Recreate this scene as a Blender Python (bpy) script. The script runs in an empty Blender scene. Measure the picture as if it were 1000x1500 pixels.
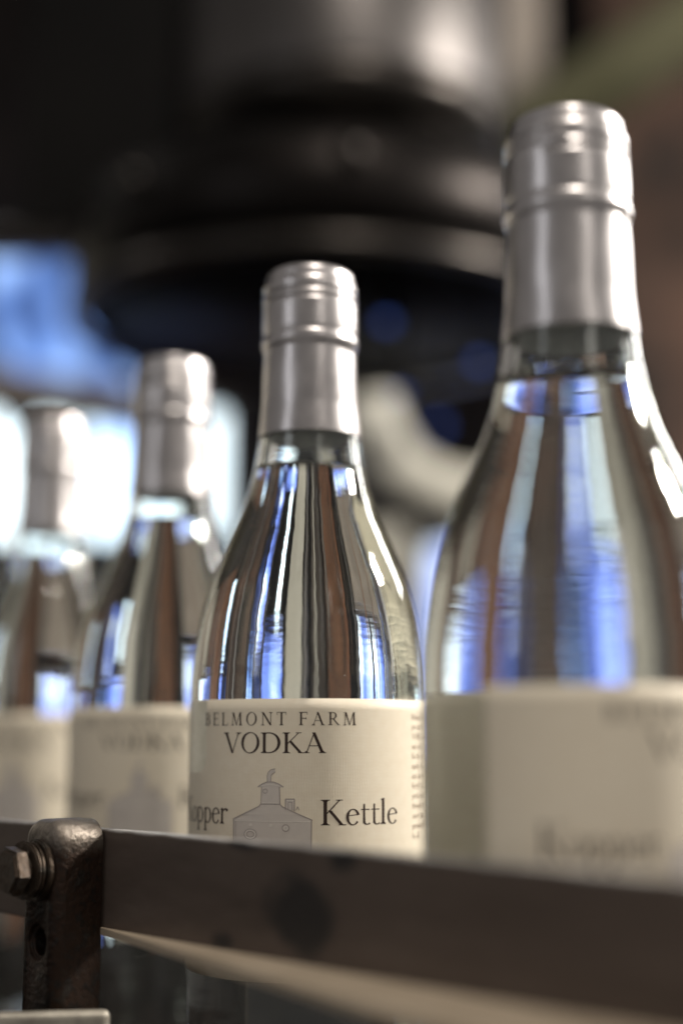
import bpy, bmesh, math, random
from mathutils import Vector, Matrix
random.seed(7)
SC = bpy.context.scene
COL = SC.collection
PI = math.pi

# ------------------------------------------------------------------ camera
F = 2083.0                                   # 50 mm lens on a 36 mm tall frame, in photo pixels
PITCH = math.atan((1083 - 750) / F)
CAM = Vector((0, 0, 0.137))
cam_d = bpy.data.cameras.new('camera')
cam = bpy.data.objects.new('camera', cam_d); COL.objects.link(cam)
cam.location = CAM
cam.rotation_euler = (PI / 2 + PITCH, 0, 0)
cam_d.sensor_fit = 'VERTICAL'; cam_d.sensor_height = 36; cam_d.sensor_width = 24
cam_d.lens = 50
cam_d.clip_start = 0.01; cam_d.clip_end = 60
cam_d.dof.use_dof = True
cam_d.dof.focus_distance = 0.406
cam_d.dof.aperture_fstop = 2.7
SC.camera = cam

# ------------------------------------------------------------------ world, lamps, exposure
world = bpy.data.worlds.new('World'); SC.world = world; world.use_nodes = True
wb = world.node_tree.nodes['Background']
wb.inputs[0].default_value = (1.0, 0.95, 0.91, 1); wb.inputs[1].default_value = 0.175

def area(name, loc, target, size, size_y, power, color):
    ld = bpy.data.lights.new(name, 'AREA'); ld.shape = 'RECTANGLE'
    ld.size = size; ld.size_y = size_y; ld.energy = power; ld.color = color
    o = bpy.data.objects.new(name, ld); COL.objects.link(o)
    o.location = loc
    o.rotation_euler = (Vector(target) - Vector(loc)).to_track_quat('-Z', 'Y').to_euler()
    return o
area('side_lamp', (1.30, 0.62, 1.00), (0, 0.45, 0.15), 0.09, 0.18, 33, (1.0, 0.95, 0.88))
area('work_lamp', (0.95, 1.25, 0.80), (0, 0.45, 0.2), 0.10, 0.40, 5, (1.0, 0.97, 0.93))
area('overhead_fill', (0.30, -0.35, 1.9), (0, 0.45, 0.15), 0.26, 0.26, 14, (1.0, 0.93, 0.84)).data.shape = 'DISK'  # soft overhead light added out of view to lift the labels

area('front_strip_fill', (-1.25, -0.55, 0.75), (0, 0.45, 0.22), 0.22, 0.75, 1.3, (0.92, 0.95, 1.0))  # strip light added out of view to band the caps and glass
area('front_strip_fill', (0.75, -0.95, 0.85), (0, 0.45, 0.22), 0.25, 0.75, 1.3, (1.0, 0.95, 0.88))  # its added counterpart on the right, also out of view
area('partition_fill', (-1.6, 1.2, 1.7), (-2.7, 2.3, 0.1), 0.3, 0.3, 45, (1.0, 0.96, 0.90))  # these two are added only to brighten the cream partitions
area('partition_fill', (1.9, 1.2, 1.7), (2.9, 2.3, 0.1), 0.3, 0.3, 50, (1.0, 0.96, 0.90))
SC.view_settings.view_transform = 'Standard'
SC.view_settings.look = 'None'
SC.view_settings.exposure = 0.2
SC.view_settings.gamma = 1.0
cy = SC.cycles
cy.max_bounces = 18; cy.transmission_bounces = 18; cy.glossy_bounces = 8; cy.transparent_max_bounces = 8
cy.diffuse_bounces = 4
cy.sample_clamp_indirect = 4.0
cy.use_denoising = True
cy.blur_glossy = 0.5

# ------------------------------------------------------------------ helpers
def at(px, py, Y):
    """point of the place that the photo shows at (px, py), Y metres ahead of the lens"""
    dx = (px - 500) / F; dy = (750 - py) / F
    d = Vector((dx, math.cos(PITCH) - dy * math.sin(PITCH), math.sin(PITCH) + dy * math.cos(PITCH)))
    return CAM + d * (Y / d.y)

def link(name, me, mats, parent=None, smooth=True, loc=None, rot=None):
    o = bpy.data.objects.new(name, me); COL.objects.link(o)
    if mats is not None:
        me.materials.clear()
        for m in (mats if isinstance(mats, (list, tuple)) else [mats]): me.materials.append(m)
    if smooth: me.polygons.foreach_set('use_smooth', [True] * len(me.polygons))
    if parent: o.parent = parent
    if loc is not None: o.location = loc
    if rot is not None: o.rotation_euler = rot
    return o

def obj(name, bm, mats, parent=None, smooth=False, **k):
    me = bpy.data.meshes.new(name); bm.to_mesh(me); bm.free()
    return link(name, me, mats, parent, smooth, **k)

def empty(name, loc, label, cat, group=None, rz=0):
    o = bpy.data.objects.new(name, None); COL.objects.link(o)
    o.location = loc; o.rotation_euler = (0, 0, rz); o.empty_display_size = 0.02
    return tag(o, label, cat, group)

def tag(o, label=None, cat=None, group=None, kind=None):
    if label: o['label'] = label
    if cat: o['category'] = cat
    if group: o['group'] = group
    if kind: o['kind'] = kind
    return o

def box_bm(x0, x1, y0, y1, z0, z1, bevel=0, seg=2):
    bm = bmesh.new()
    bmesh.ops.create_cube(bm, size=1)
    for v in bm.verts:
        v.co = Vector((x0 + (v.co.x + .5) * (x1 - x0), y0 + (v.co.y + .5) * (y1 - y0), z0 + (v.co.z + .5) * (z1 - z0)))
    if bevel:
        bmesh.ops.bevel(bm, geom=bm.edges[:], offset=bevel, segments=seg, profile=0.5, affect='EDGES')
    return bm

def lathe_mesh(name, prof, seg=96, fn=None, closed=False):
    """prof: list of (r, z); fn(theta, r, z) -> r"""
    verts, faces, rings = [], [], []
    for r, z in prof:
        if r < 1e-7:
            rings.append([len(verts)]); verts.append((0, 0, z)); continue
        ring = []
        for k in range(seg):
            t = 2 * PI * k / seg
            rr = fn(t, r, z) if fn else r
            ring.append(len(verts)); verts.append((rr * math.cos(t), rr * math.sin(t), z))
        rings.append(ring)
    n = len(rings)
    for i in range(n if closed else n - 1):
        a, b = rings[i], rings[(i + 1) % n]
        for k in range(seg):
            k2 = (k + 1) % seg
            if len(a) == 1 and len(b) == 1: continue
            if len(a) == 1: faces.append((a[0], b[k2], b[k]))
            elif len(b) == 1: faces.append((a[k], a[k2], b[0]))
            else: faces.append((a[k], a[k2], b[k2], b[k]))
    me = bpy.data.meshes.new(name); me.from_pydata(verts, [], faces); me.update()
    return me

def catmull(pts, n):
    """smooth resampling of (z, r) pairs, monotone in z"""
    out = []
    P = [pts[0]] + list(pts) + [pts[-1]]
    for i in range(1, len(P) - 2):
        p0, p1, p2, p3 = P[i - 1], P[i], P[i + 1], P[i + 2]
        for k in range(n):
            t = k / n
            out.append(tuple(0.5 * ((2 * p1[j]) + (-p0[j] + p2[j]) * t + (2 * p0[j] - 5 * p1[j] + 4 * p2[j] - p3[j]) * t * t
                                    + (-p0[j] + 3 * p1[j] - 3 * p2[j] + p3[j]) * t ** 3) for j in (0, 1)))
    out.append(tuple(pts[-1]))
    return out

def tube_bm(path, rad, seg=16, cap=True):
    bm = bmesh.new(); rings = []
    n = len(path)
    up = Vector((0.13, 0.31, 0.94)).normalized()
    for i, p in enumerate(path):
        t = (path[min(i + 1, n - 1)] - path[max(i - 1, 0)]).normalized()
        a = t.cross(up).normalized(); b = a.cross(t)
        r = rad[i] if isinstance(rad, (list, tuple)) else rad
        rings.append([bm.verts.new(p + (a * math.cos(2 * PI * k / seg) + b * math.sin(2 * PI * k / seg)) * r) for k in range(seg)])
    for i in range(n - 1):
        for k in range(seg):
            bm.faces.new((rings[i][k], rings[i][(k + 1) % seg], rings[i + 1][(k + 1) % seg], rings[i + 1][k]))
    if cap:
        bm.faces.new(rings[0][::-1]); bm.faces.new(rings[-1])
    bmesh.ops.recalc_face_normals(bm, faces=bm.faces[:])
    return bm

# ------------------------------------------------------------------ materials
def nt_mat(name):
    m = bpy.data.materials.new(name); m.use_nodes = True
    nt = m.node_tree
    b = nt.nodes['Principled BSDF']
    return m, nt, b

def N(nt, typ, **k):
    n = nt.nodes.new(typ)
    for a, v in k.items():
        if a.startswith('i_'):
            key = a[2:]
            key = int(key) if key.isdigit() else key.replace('_', ' ')
            n.inputs[key].default_value = v
        else: setattr(n, a, v)
    return n

def ramp(nt, stops, src):
    r = nt.nodes.new('ShaderNodeValToRGB')
    e = r.color_ramp.elements
    while len(e) < len(stops): e.new(0.5)
    for el, (p, c) in zip(e, stops):
        el.position = p; el.color = (c[0], c[1], c[2], 1) if not isinstance(c, (int, float)) else (c, c, c, 1)
    nt.links.new(src, r.inputs[0])
    return r

def simple(name, col, rough=0.5, metal=0.0, noise=0.0, nscale=40, bump=0.0, col2=None, rough2=None, bscale=None, dist=0.001):
    m, nt, b = nt_mat(name)
    b.inputs['Base Color'].default_value = (*col, 1)
    b.inputs['Roughness'].default_value = rough
    b.inputs['Metallic'].default_value = metal
    if col2 is not None or bump or rough2 is not None:
        tc = N(nt, 'ShaderNodeTexCoord')
        nz = N(nt, 'ShaderNodeTexNoise', i_Scale=nscale, i_Detail=6.0, i_Roughness=0.6)
        nt.links.new(tc.outputs['Object'], nz.inputs['Vector'])
        if col2 is not None:
            r = ramp(nt, [(0.35, col), (0.65, col2)], nz.outputs['Fac'])
            nt.links.new(r.outputs[0], b.inputs['Base Color'])
        if rough2 is not None:
            r = ramp(nt, [(0.3, rough), (0.7, rough2)], nz.outputs['Fac'])
            nt.links.new(r.outputs[0], b.inputs['Roughness'])
        if bump:
            nb = N(nt, 'ShaderNodeTexNoise', i_Scale=bscale or nscale * 3, i_Detail=5.0)
            nt.links.new(tc.outputs['Object'], nb.inputs['Vector'])
            bp = N(nt, 'ShaderNodeBump', i_Strength=bump, i_Distance=dist)
            nt.links.new(nb.outputs['Fac'], bp.inputs['Height'])
            nt.links.new(bp.outputs[0], b.inputs['Normal'])
    return m

def glass_mat(name, ior, col=(1, 1, 1), wavy=0.0):
    m = bpy.data.materials.new(name); m.use_nodes = True
    nt = m.node_tree; nt.nodes.clear()
    out = N(nt, 'ShaderNodeOutputMaterial')
    g = N(nt, 'ShaderNodeBsdfGlass', i_Roughness=0.0, i_IOR=ior)
    g.inputs['Color'].default_value = (*col, 1)
    nt.links.new(g.outputs[0], out.inputs[0])
    if wavy:
        tc = N(nt, 'ShaderNodeTexCoord')
        mp = N(nt, 'ShaderNodeMapping'); mp.inputs['Scale'].default_value = (1, 1, 2.2)
        nz = N(nt, 'ShaderNodeTexNoise', i_Scale=48.0, i_Detail=3.0)
        nt.links.new(tc.outputs['Object'], mp.inputs[0]); nt.links.new(mp.outputs[0], nz.inputs['Vector'])
        bp = N(nt, 'ShaderNodeBump', i_Strength=wavy, i_Distance=0.0004)
        nt.links.new(nz.outputs['Fac'], bp.inputs['Height']); nt.links.new(bp.outputs[0], g.inputs['Normal'])
    return m

def emit(name, col, s):
    m = bpy.data.materials.new(name); m.use_nodes = True
    nt = m.node_tree; nt.nodes.clear()
    out = N(nt, 'ShaderNodeOutputMaterial'); e = N(nt, 'ShaderNodeEmission')
    e.inputs[0].default_value = (*col, 1); e.inputs[1].default_value = s
    nt.links.new(e.outputs[0], out.inputs[0])
    return m

M = {}
M['glass'] = glass_mat('clear_glass', 1.52, (0.985, 0.995, 0.985), wavy=0.40)
M['glass_liquid'] = glass_mat('glass_to_spirit', 1.362 / 1.52, (0.995, 1, 0.995))
M['liquid_top'] = glass_mat('spirit_surface', 1.362)
M['cap'] = simple('satin_aluminium', (0.48, 0.452, 0.447), 0.29, 1.0, col2=(0.54, 0.508, 0.50), nscale=120, rough2=0.36, bump=0.12, bscale=900, dist=0.0002)
M['bounce_sleeve'] = simple('added_bounce_white', (0.80, 0.78, 0.77), 0.5)
M['ink'] = simple('brown_ink', (0.032, 0.014, 0.009), 0.55)
M['ink_small'] = simple('light_brown_ink', (0.20, 0.115, 0.07), 0.6)
M['draw'] = simple('mauve_foil', (0.60, 0.545, 0.49), 0.42, 0.05, col2=(0.64, 0.58, 0.52), nscale=300)
M['draw_line'] = simple('mauve_line', (0.36, 0.305, 0.28), 0.5)
M['draw_light'] = simple('pale_foil', (0.76, 0.71, 0.64), 0.35, 0.1)

def paper():
    m, nt, b = nt_mat('laid_paper')
    tc = N(nt, 'ShaderNodeTexCoord')
    nz = N(nt, 'ShaderNodeTexNoise', i_Scale=0.35, i_Detail=4.0)
    nt.links.new(tc.outputs['UV'], nz.inputs['Vector'])
    r = ramp(nt, [(0.3, (0.79, 0.695, 0.54)), (0.7, (0.82, 0.735, 0.585))], nz.outputs['Fac'])
    nt.links.new(r.outputs[0], b.inputs['Base Color'])
    b.inputs['Roughness'].default_value = 0.55
    w1 = N(nt, 'ShaderNodeTexWave', wave_type='BANDS', bands_direction='X', i_Scale=0.42, i_Distortion=4.0, i_Detail=2.0)
    w2 = N(nt, 'ShaderNodeTexWave', wave_type='BANDS', bands_direction='Y', i_Scale=0.30, i_Distortion=5.0, i_Detail=2.0)
    n2 = N(nt, 'ShaderNodeTexNoise', i_Scale=3.0, i_Detail=5.0)
    for n in (w1, w2, n2): nt.links.new(tc.outputs['UV'], n.inputs['Vector'])
    a = N(nt, 'ShaderNodeMath', operation='MULTIPLY_ADD'); a.inputs[1].default_value = 0.6
    nt.links.new(w2.outputs['Fac'], a.inputs[0]); nt.links.new(w1.outputs['Fac'], a.inputs[2])
    a2 = N(nt, 'ShaderNodeMath', operation='MULTIPLY_ADD'); a2.inputs[1].default_value = 0.9
    nt.links.new(n2.outputs['Fac'], a2.inputs[0]); nt.links.new(a.outputs[0], a2.inputs[2])
    bp = N(nt, 'ShaderNodeBump', i_Strength=0.09, i_Distance=0.00010)
    nt.links.new(a2.outputs[0], bp.inputs['Height']); nt.links.new(bp.outputs[0], b.inputs['Normal'])
    return m
M['paper'] = paper()
M['pale_patch'] = simple('pale_glossy_paper', (0.93, 0.88, 0.72), 0.16, col2=(0.82, 0.77, 0.60), nscale=260, bump=0.3, bscale=700, dist=0.0002)

def rail_mat():
    m, nt, b = nt_mat('worn_painted_steel')
    tc = N(nt, 'ShaderNodeTexCoord')
    mq = N(nt, 'ShaderNodeMapping'); mq.inputs['Scale'].default_value = (0.35, 1, 1.6)
    nt.links.new(tc.outputs['Object'], mq.inputs[0])
    nz = N(nt, 'ShaderNodeTexNoise', i_Scale=60.0, i_Detail=10.0, i_Roughness=0.72)
    nt.links.new(mq.outputs[0], nz.inputs['Vector'])
    base = ramp(nt, [(0.3, (0.075, 0.055, 0.043)), (0.55, (0.112, 0.084, 0.068)), (0.75, (0.150, 0.117, 0.096))], nz.outputs['Fac'])
    # worn dark blotches with a shape of their own, on the bar's face
    n3 = N(nt, 'ShaderNodeTexNoise', i_Scale=70.0, i_Detail=6.0)
    nt.links.new(tc.outputs['Object'], n3.inputs['Vector'])
    last = None
    for (sx, sz, rx, rz) in BLOTCH:
        mp = N(nt, 'ShaderNodeMapping'); mp.vector_type = 'POINT'
        mp.inputs['Location'].default_value = (-sx / rx, 0, -sz / rz); mp.inputs['Scale'].default_value = (1 / rx, 0, 1 / rz)
        nt.links.new(tc.outputs['Object'], mp.inputs[0])
        ln = N(nt, 'ShaderNodeVectorMath', operation='LENGTH'); nt.links.new(mp.outputs[0], ln.inputs[0])
        ad = N(nt, 'ShaderNodeMath', operation='MULTIPLY_ADD'); ad.inputs[1].default_value = 1.6
        nt.links.new(n3.outputs['Fac'], ad.inputs[0]); nt.links.new(ln.outputs['Value'], ad.inputs[2])
        rr = ramp(nt, [(0.45, 1.0), (0.60, 0.0)], ad.outputs[0])
        dv = N(nt, 'ShaderNodeMath', operation='DIVIDE'); dv.inputs[1].default_value = 3.0
        nt.links.new(ad.outputs[0], dv.inputs[0]); nt.links.new(dv.outputs[0], rr.inputs[0])
        if last is None: last = rr.outputs[0]
        else:
            mx = N(nt, 'ShaderNodeMath', operation='MAXIMUM'); nt.links.new(last, mx.inputs[0]); nt.links.new(rr.outputs[0], mx.inputs[1]); last = mx.outputs[0]
    mix = N(nt, 'ShaderNodeMixRGB'); mix.inputs[2].default_value = (0.03, 0.026, 0.024, 1)
    nt.links.new(last, mix.inputs[0]); nt.links.new(base.outputs[0], mix.inputs[1])
    # light caught along the top edge, painted into the colour
    sx = N(nt, 'ShaderNodeSeparateXYZ'); nt.links.new(tc.outputs['Object'], sx.inputs[0])
    ma = N(nt, 'ShaderNodeMath', operation='MULTIPLY_ADD'); ma.inputs[1].default_value = .0022
    nt.links.new(n3.outputs['Fac'], ma.inputs[0]); nt.links.new(sx.outputs['Z'], ma.inputs[2])
    mr = N(nt, 'ShaderNodeMapRange'); mr.inputs[1].default_value = RT + .0003; mr.inputs[2].default_value = RT + .0010
    nt.links.new(ma.outputs[0], mr.inputs[0])
    mx = N(nt, 'ShaderNodeMixRGB'); mx.inputs[2].default_value = (0.42, 0.40, 0.38, 1)
    nt.links.new(mr.outputs[0], mx.inputs[0]); nt.links.new(mix.outputs[0], mx.inputs[1])
    nt.links.new(mx.outputs[0], b.inputs['Base Color'])
    b.inputs['Metallic'].default_value = 0.35
    b.inputs['Roughness'].default_value = 0.52
    bp = N(nt, 'ShaderNodeBump', i_Strength=0.35, i_Distance=0.0005)
    nt.links.new(n3.outputs['Fac'], bp.inputs['Height']); nt.links.new(bp.outputs[0], b.inputs['Normal'])
    return m

def rusty(name, dark, rust, shine, metal=0.75, highlight_z=None):
    m, nt, b = nt_mat(name)
    tc = N(nt, 'ShaderNodeTexCoord')
    nz = N(nt, 'ShaderNodeTexNoise', i_Scale=220.0, i_Detail=8.0, i_Roughness=0.7)
    n2 = N(nt, 'ShaderNodeTexNoise', i_Scale=600.0, i_Detail=6.0)
    vo = N(nt, 'ShaderNodeTexVoronoi', i_Scale=420.0)
    for n in (nz, n2, vo): nt.links.new(tc.outputs['Object'], n.inputs['Vector'])
    c = ramp(nt, [(0.32, dark), (0.5, rust), (0.58, dark), (0.8, shine)], nz.outputs['Fac'])
    if highlight_z is not None:                                        # highlight on the domed top, put into the colour
        sx = N(nt, 'ShaderNodeSeparateXYZ'); nt.links.new(tc.outputs['Object'], sx.inputs[0])
        ma = N(nt, 'ShaderNodeMath', operation='MULTIPLY_ADD'); ma.inputs[1].default_value = .010
        nt.links.new(nz.outputs['Fac'], ma.inputs[0]); nt.links.new(sx.outputs['Z'], ma.inputs[2])
        mr = N(nt, 'ShaderNodeMapRange'); mr.inputs[1].default_value = highlight_z; mr.inputs[2].default_value = highlight_z + .008
        nt.links.new(ma.outputs[0], mr.inputs[0])
        mx = N(nt, 'ShaderNodeMixRGB'); mx.inputs[2].default_value = (0.24, 0.205, 0.17, 1)
        nt.links.new(mr.outputs[0], mx.inputs[0]); nt.links.new(c.outputs[0], mx.inputs[1]); c = mx
    nt.links.new(c.outputs[0], b.inputs['Base Color'])
    r = ramp(nt, [(0.3, 0.55), (0.75, 0.26)], nz.outputs['Fac'])
    nt.links.new(r.outputs[0], b.inputs['Roughness'])
    b.inputs['Metallic'].default_value = metal
    ad = N(nt, 'ShaderNodeMath', operation='MULTIPLY_ADD'); ad.inputs[1].default_value = 0.8
    nt.links.new(n2.outputs['Fac'], ad.inputs[0]); nt.links.new(nz.outputs['Fac'], ad.inputs[2])
    bp = N(nt, 'ShaderNodeBump', i_Strength=0.7, i_Distance=0.0006)
    nt.links.new(ad.outputs[0], bp.inputs['Height']); nt.links.new(bp.outputs[0], b.inputs['Normal'])
    return m
M['forged'] = rusty('forged_rusty_steel', (0.022, 0.019, 0.017), (0.040, 0.022, 0.014), (0.085, 0.074, 0.062), highlight_z=.1100)  # height where the painted top highlight starts
M['bolt'] = rusty('grimy_bolt_steel', (0.060, 0.050, 0.042), (0.075, 0.052, 0.036), (0.20, 0.175, 0.145))
M['tan_plate'] = simple('tan_plastic', (0.40, 0.32, 0.23), 0.6, col2=(0.47, 0.38, 0.28), nscale=60)
M['ledge'] = simple('worn_pale_metal', (0.30, 0.27, 0.22), 0.5, 0.5, col2=(0.46, 0.42, 0.35), nscale=150, bump=0.4, bscale=400, dist=0.0004)
M['slat'] = simple('grimy_steel_slat', (0.08, 0.074, 0.07), 0.32, 0.8, col2=(0.15, 0.138, 0.128), nscale=90)
M['dark_machine'] = simple('black_enamel', (0.004, 0.0035, 0.0035), 0.55, 0.0, col2=(0.007, 0.006, 0.0055), nscale=6)
M['dark_machine'].node_tree.nodes['Principled BSDF'].inputs['Specular IOR Level'].default_value = 0.08
M['drum'] = simple('blackened_steel', (0.012, 0.0105, 0.010), 0.38, 1.0, col2=(0.024, 0.021, 0.0195), nscale=9)
M['machine_metal'] = simple('brushed_dark_steel', (0.085, 0.078, 0.075), 0.42, 1.0, col2=(0.12, 0.11, 0.105), nscale=8)
M['rim_metal'] = simple('dull_steel_rim', (0.060, 0.053, 0.048), 0.34, 1.0, col2=(0.036, 0.032, 0.029), nscale=8)
M['wall'] = simple('dark_stained_wall', (0.005, 0.004, 0.004), 0.95, col2=(0.010, 0.0075, 0.007), nscale=3)
M['wall'].node_tree.nodes['Principled BSDF'].inputs['Specular IOR Level'].default_value = 0.1
M['wood'] = simple('brown_timber', (0.075, 0.034, 0.018), 0.6, col2=(0.24, 0.105, 0.05), nscale=14)
M['wood_dark'] = simple('dark_timber', (0.012, 0.008, 0.006), 0.8, col2=(0.12, 0.064, 0.042), nscale=7)
M['olive'] = simple('olive_paint', (0.12, 0.115, 0.06), 0.7, col2=(0.20, 0.19, 0.11), nscale=5)
M['cream'] = simple('cream_enamel', (0.66, 0.63, 0.54), 0.45, col2=(0.52, 0.49, 0.41), nscale=9)
M['grey_tan'] = simple('grey_tan_paint', (0.34, 0.29, 0.24), 0.5, col2=(0.4, 0.34, 0.29), nscale=9)
M['wood_grey'] = simple('dark_grey_tan_paint', (0.10, 0.085, 0.07), 0.6, col2=(0.17, 0.14, 0.12), nscale=9)
M['copper'] = simple('dull_copper', (0.40, 0.17, 0.08), 0.4, 0.8, col2=(0.30, 0.12, 0.06), nscale=12)
M['pipe_steel'] = simple('pipe_steel', (0.42, 0.40, 0.38), 0.35, 0.9, col2=(0.3, 0.28, 0.27), nscale=12)
M['frame'] = simple('window_frame_paint', (0.05, 0.045, 0.045), 0.6)
def daylight(name, lo, mid, hi, strength, scale=5.0):
    # a view of sky and foliage through old glass: uneven patches of light
    m = bpy.data.materials.new(name); m.use_nodes = True
    nt = m.node_tree; nt.nodes.clear()
    out = N(nt, 'ShaderNodeOutputMaterial'); e = N(nt, 'ShaderNodeEmission'); e.inputs[1].default_value = strength
    tc = N(nt, 'ShaderNodeTexCoord'); oi = N(nt, 'ShaderNodeObjectInfo')
    mp = N(nt, 'ShaderNodeMapping'); mp.inputs['Scale'].default_value = (1.6, 1, 0.8)
    nt.links.new(tc.outputs['Object'], mp.inputs[0]); nt.links.new(oi.outputs['Location'], mp.inputs['Location'])
    nz = N(nt, 'ShaderNodeTexNoise', i_Scale=scale, i_Detail=3.0); nt.links.new(mp.outputs[0], nz.inputs['Vector'])
    r = ramp(nt, [(0.34, lo), (0.5, mid), (0.66, hi)], nz.outputs['Fac'])
    nt.links.new(r.outputs[0], e.inputs[0]); nt.links.new(e.outputs[0], out.inputs[0])
    return m
M['pane_white'] = daylight('bright_daylight_pane', (0.30, 0.50, 0.95), (0.72, 0.90, 1.0), (0.92, 1.0, 1.0), 2.7, 3.0)
M['pane_blue'] = daylight('blue_daylight_pane', (0.015, 0.03, 0.10), (0.15, 0.28, 0.66), (0.44, 0.64, 1.0), 1.5, 7.0)
M['pane_mid'] = daylight('pale_blue_daylight_pane', (0.03, 0.05, 0.16), (0.18, 0.28, 0.85), (0.80, 0.90, 1.0), 2.2, 5.0)
M['pane_dim'] = daylight('dim_blue_pane', (0.008, 0.012, 0.03), (0.02, 0.035, 0.11), (0.12, 0.16, 0.40), 0.8, 5.0)

# ------------------------------------------------------------------ lettering: a small serif face drawn as strokes
def g_line(p0, p1, w0, w1=None, horiz=True):
    """diagonal or vertical stroke whose width is measured horizontally"""
    w1 = w0 if w1 is None else w1
    out = []; n = 6
    for i in range(n):
        a, b = i / n, (i + 1) / n
        xa, ya, wa = p0[0] + (p1[0] - p0[0]) * a, p0[1] + (p1[1] - p0[1]) * a, w0 + (w1 - w0) * a
        xb, yb, wb_ = p0[0] + (p1[0] - p0[0]) * b, p0[1] + (p1[1] - p0[1]) * b, w0 + (w1 - w0) * b
        out.append([(xa - wa / 2, ya), (xa + wa / 2, ya), (xb + wb_ / 2, yb), (xb - wb_ / 2, yb)])
    return out

def g_bar(x0, x1, y, t):
    n = max(1, int((x1 - x0) / 0.12)); out = []
    for i in range(n):
        a, b = x0 + (x1 - x0) * i / n, x0 + (x1 - x0) * (i + 1) / n
        out.append([(a, y - t / 2), (b, y - t / 2), (b, y + t / 2), (a, y + t / 2)])
    return out

def g_serif(x, y, hw, d, stem):
    """bracketed foot: d=+1 a foot on the baseline, -1 a head serif"""
    t = 0.032
    s = stem / 2
    o = g_bar(x - hw, x + hw, y + d * t / 2, t)
    o.append([(x - s - 0.045, y + d * t), (x + s + 0.045, y + d * t), (x + s, y + d * 0.095), (x - s, y + d * 0.095)])
    return o

def g_ring(cx, cy_, rx, ry, side, thin, a0, a1, n=20, tilt=0.0):
    out = []
    for i in range(n):
        q = []
        for a in (a0 + (a1 - a0) * i / n, a0 + (a1 - a0) * (i + 1) / n):
            c, s = math.cos(math.radians(a)), math.sin(math.radians(a))
            ct = math.cos(math.radians(a - tilt))
            w = thin + (side - thin) * abs(ct) ** 1.4
            q.append(((cx + rx * c, cy_ + ry * s), (cx + (rx - w) * c, cy_ + (ry - min(w, ry * 0.9) * 1.0) * s)))
        out.append([q[0][0], q[1][0], q[1][1], q[0][1]])
    return out

S, H, SH = 0.125, 0.046, 0.155
def stem(x, y0, y1, w=None, feet=(1, 1), hw=None):
    w = w or S; hw = hw or SH
    o = g_line((x, y0), (x, y1), w)
    if feet[0]: o += g_serif(x, y0, hw, 1, w)
    if feet[1]: o += g_serif(x, y1, hw, -1, w)
    return o

def vser(x, y0, y1, t=0.045):      # the small beak on the arms of E, F, L, T
    return [[(x - t, y0), (x, y0), (x + 0.012, y1), (x - 0.012, y1)]]

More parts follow.
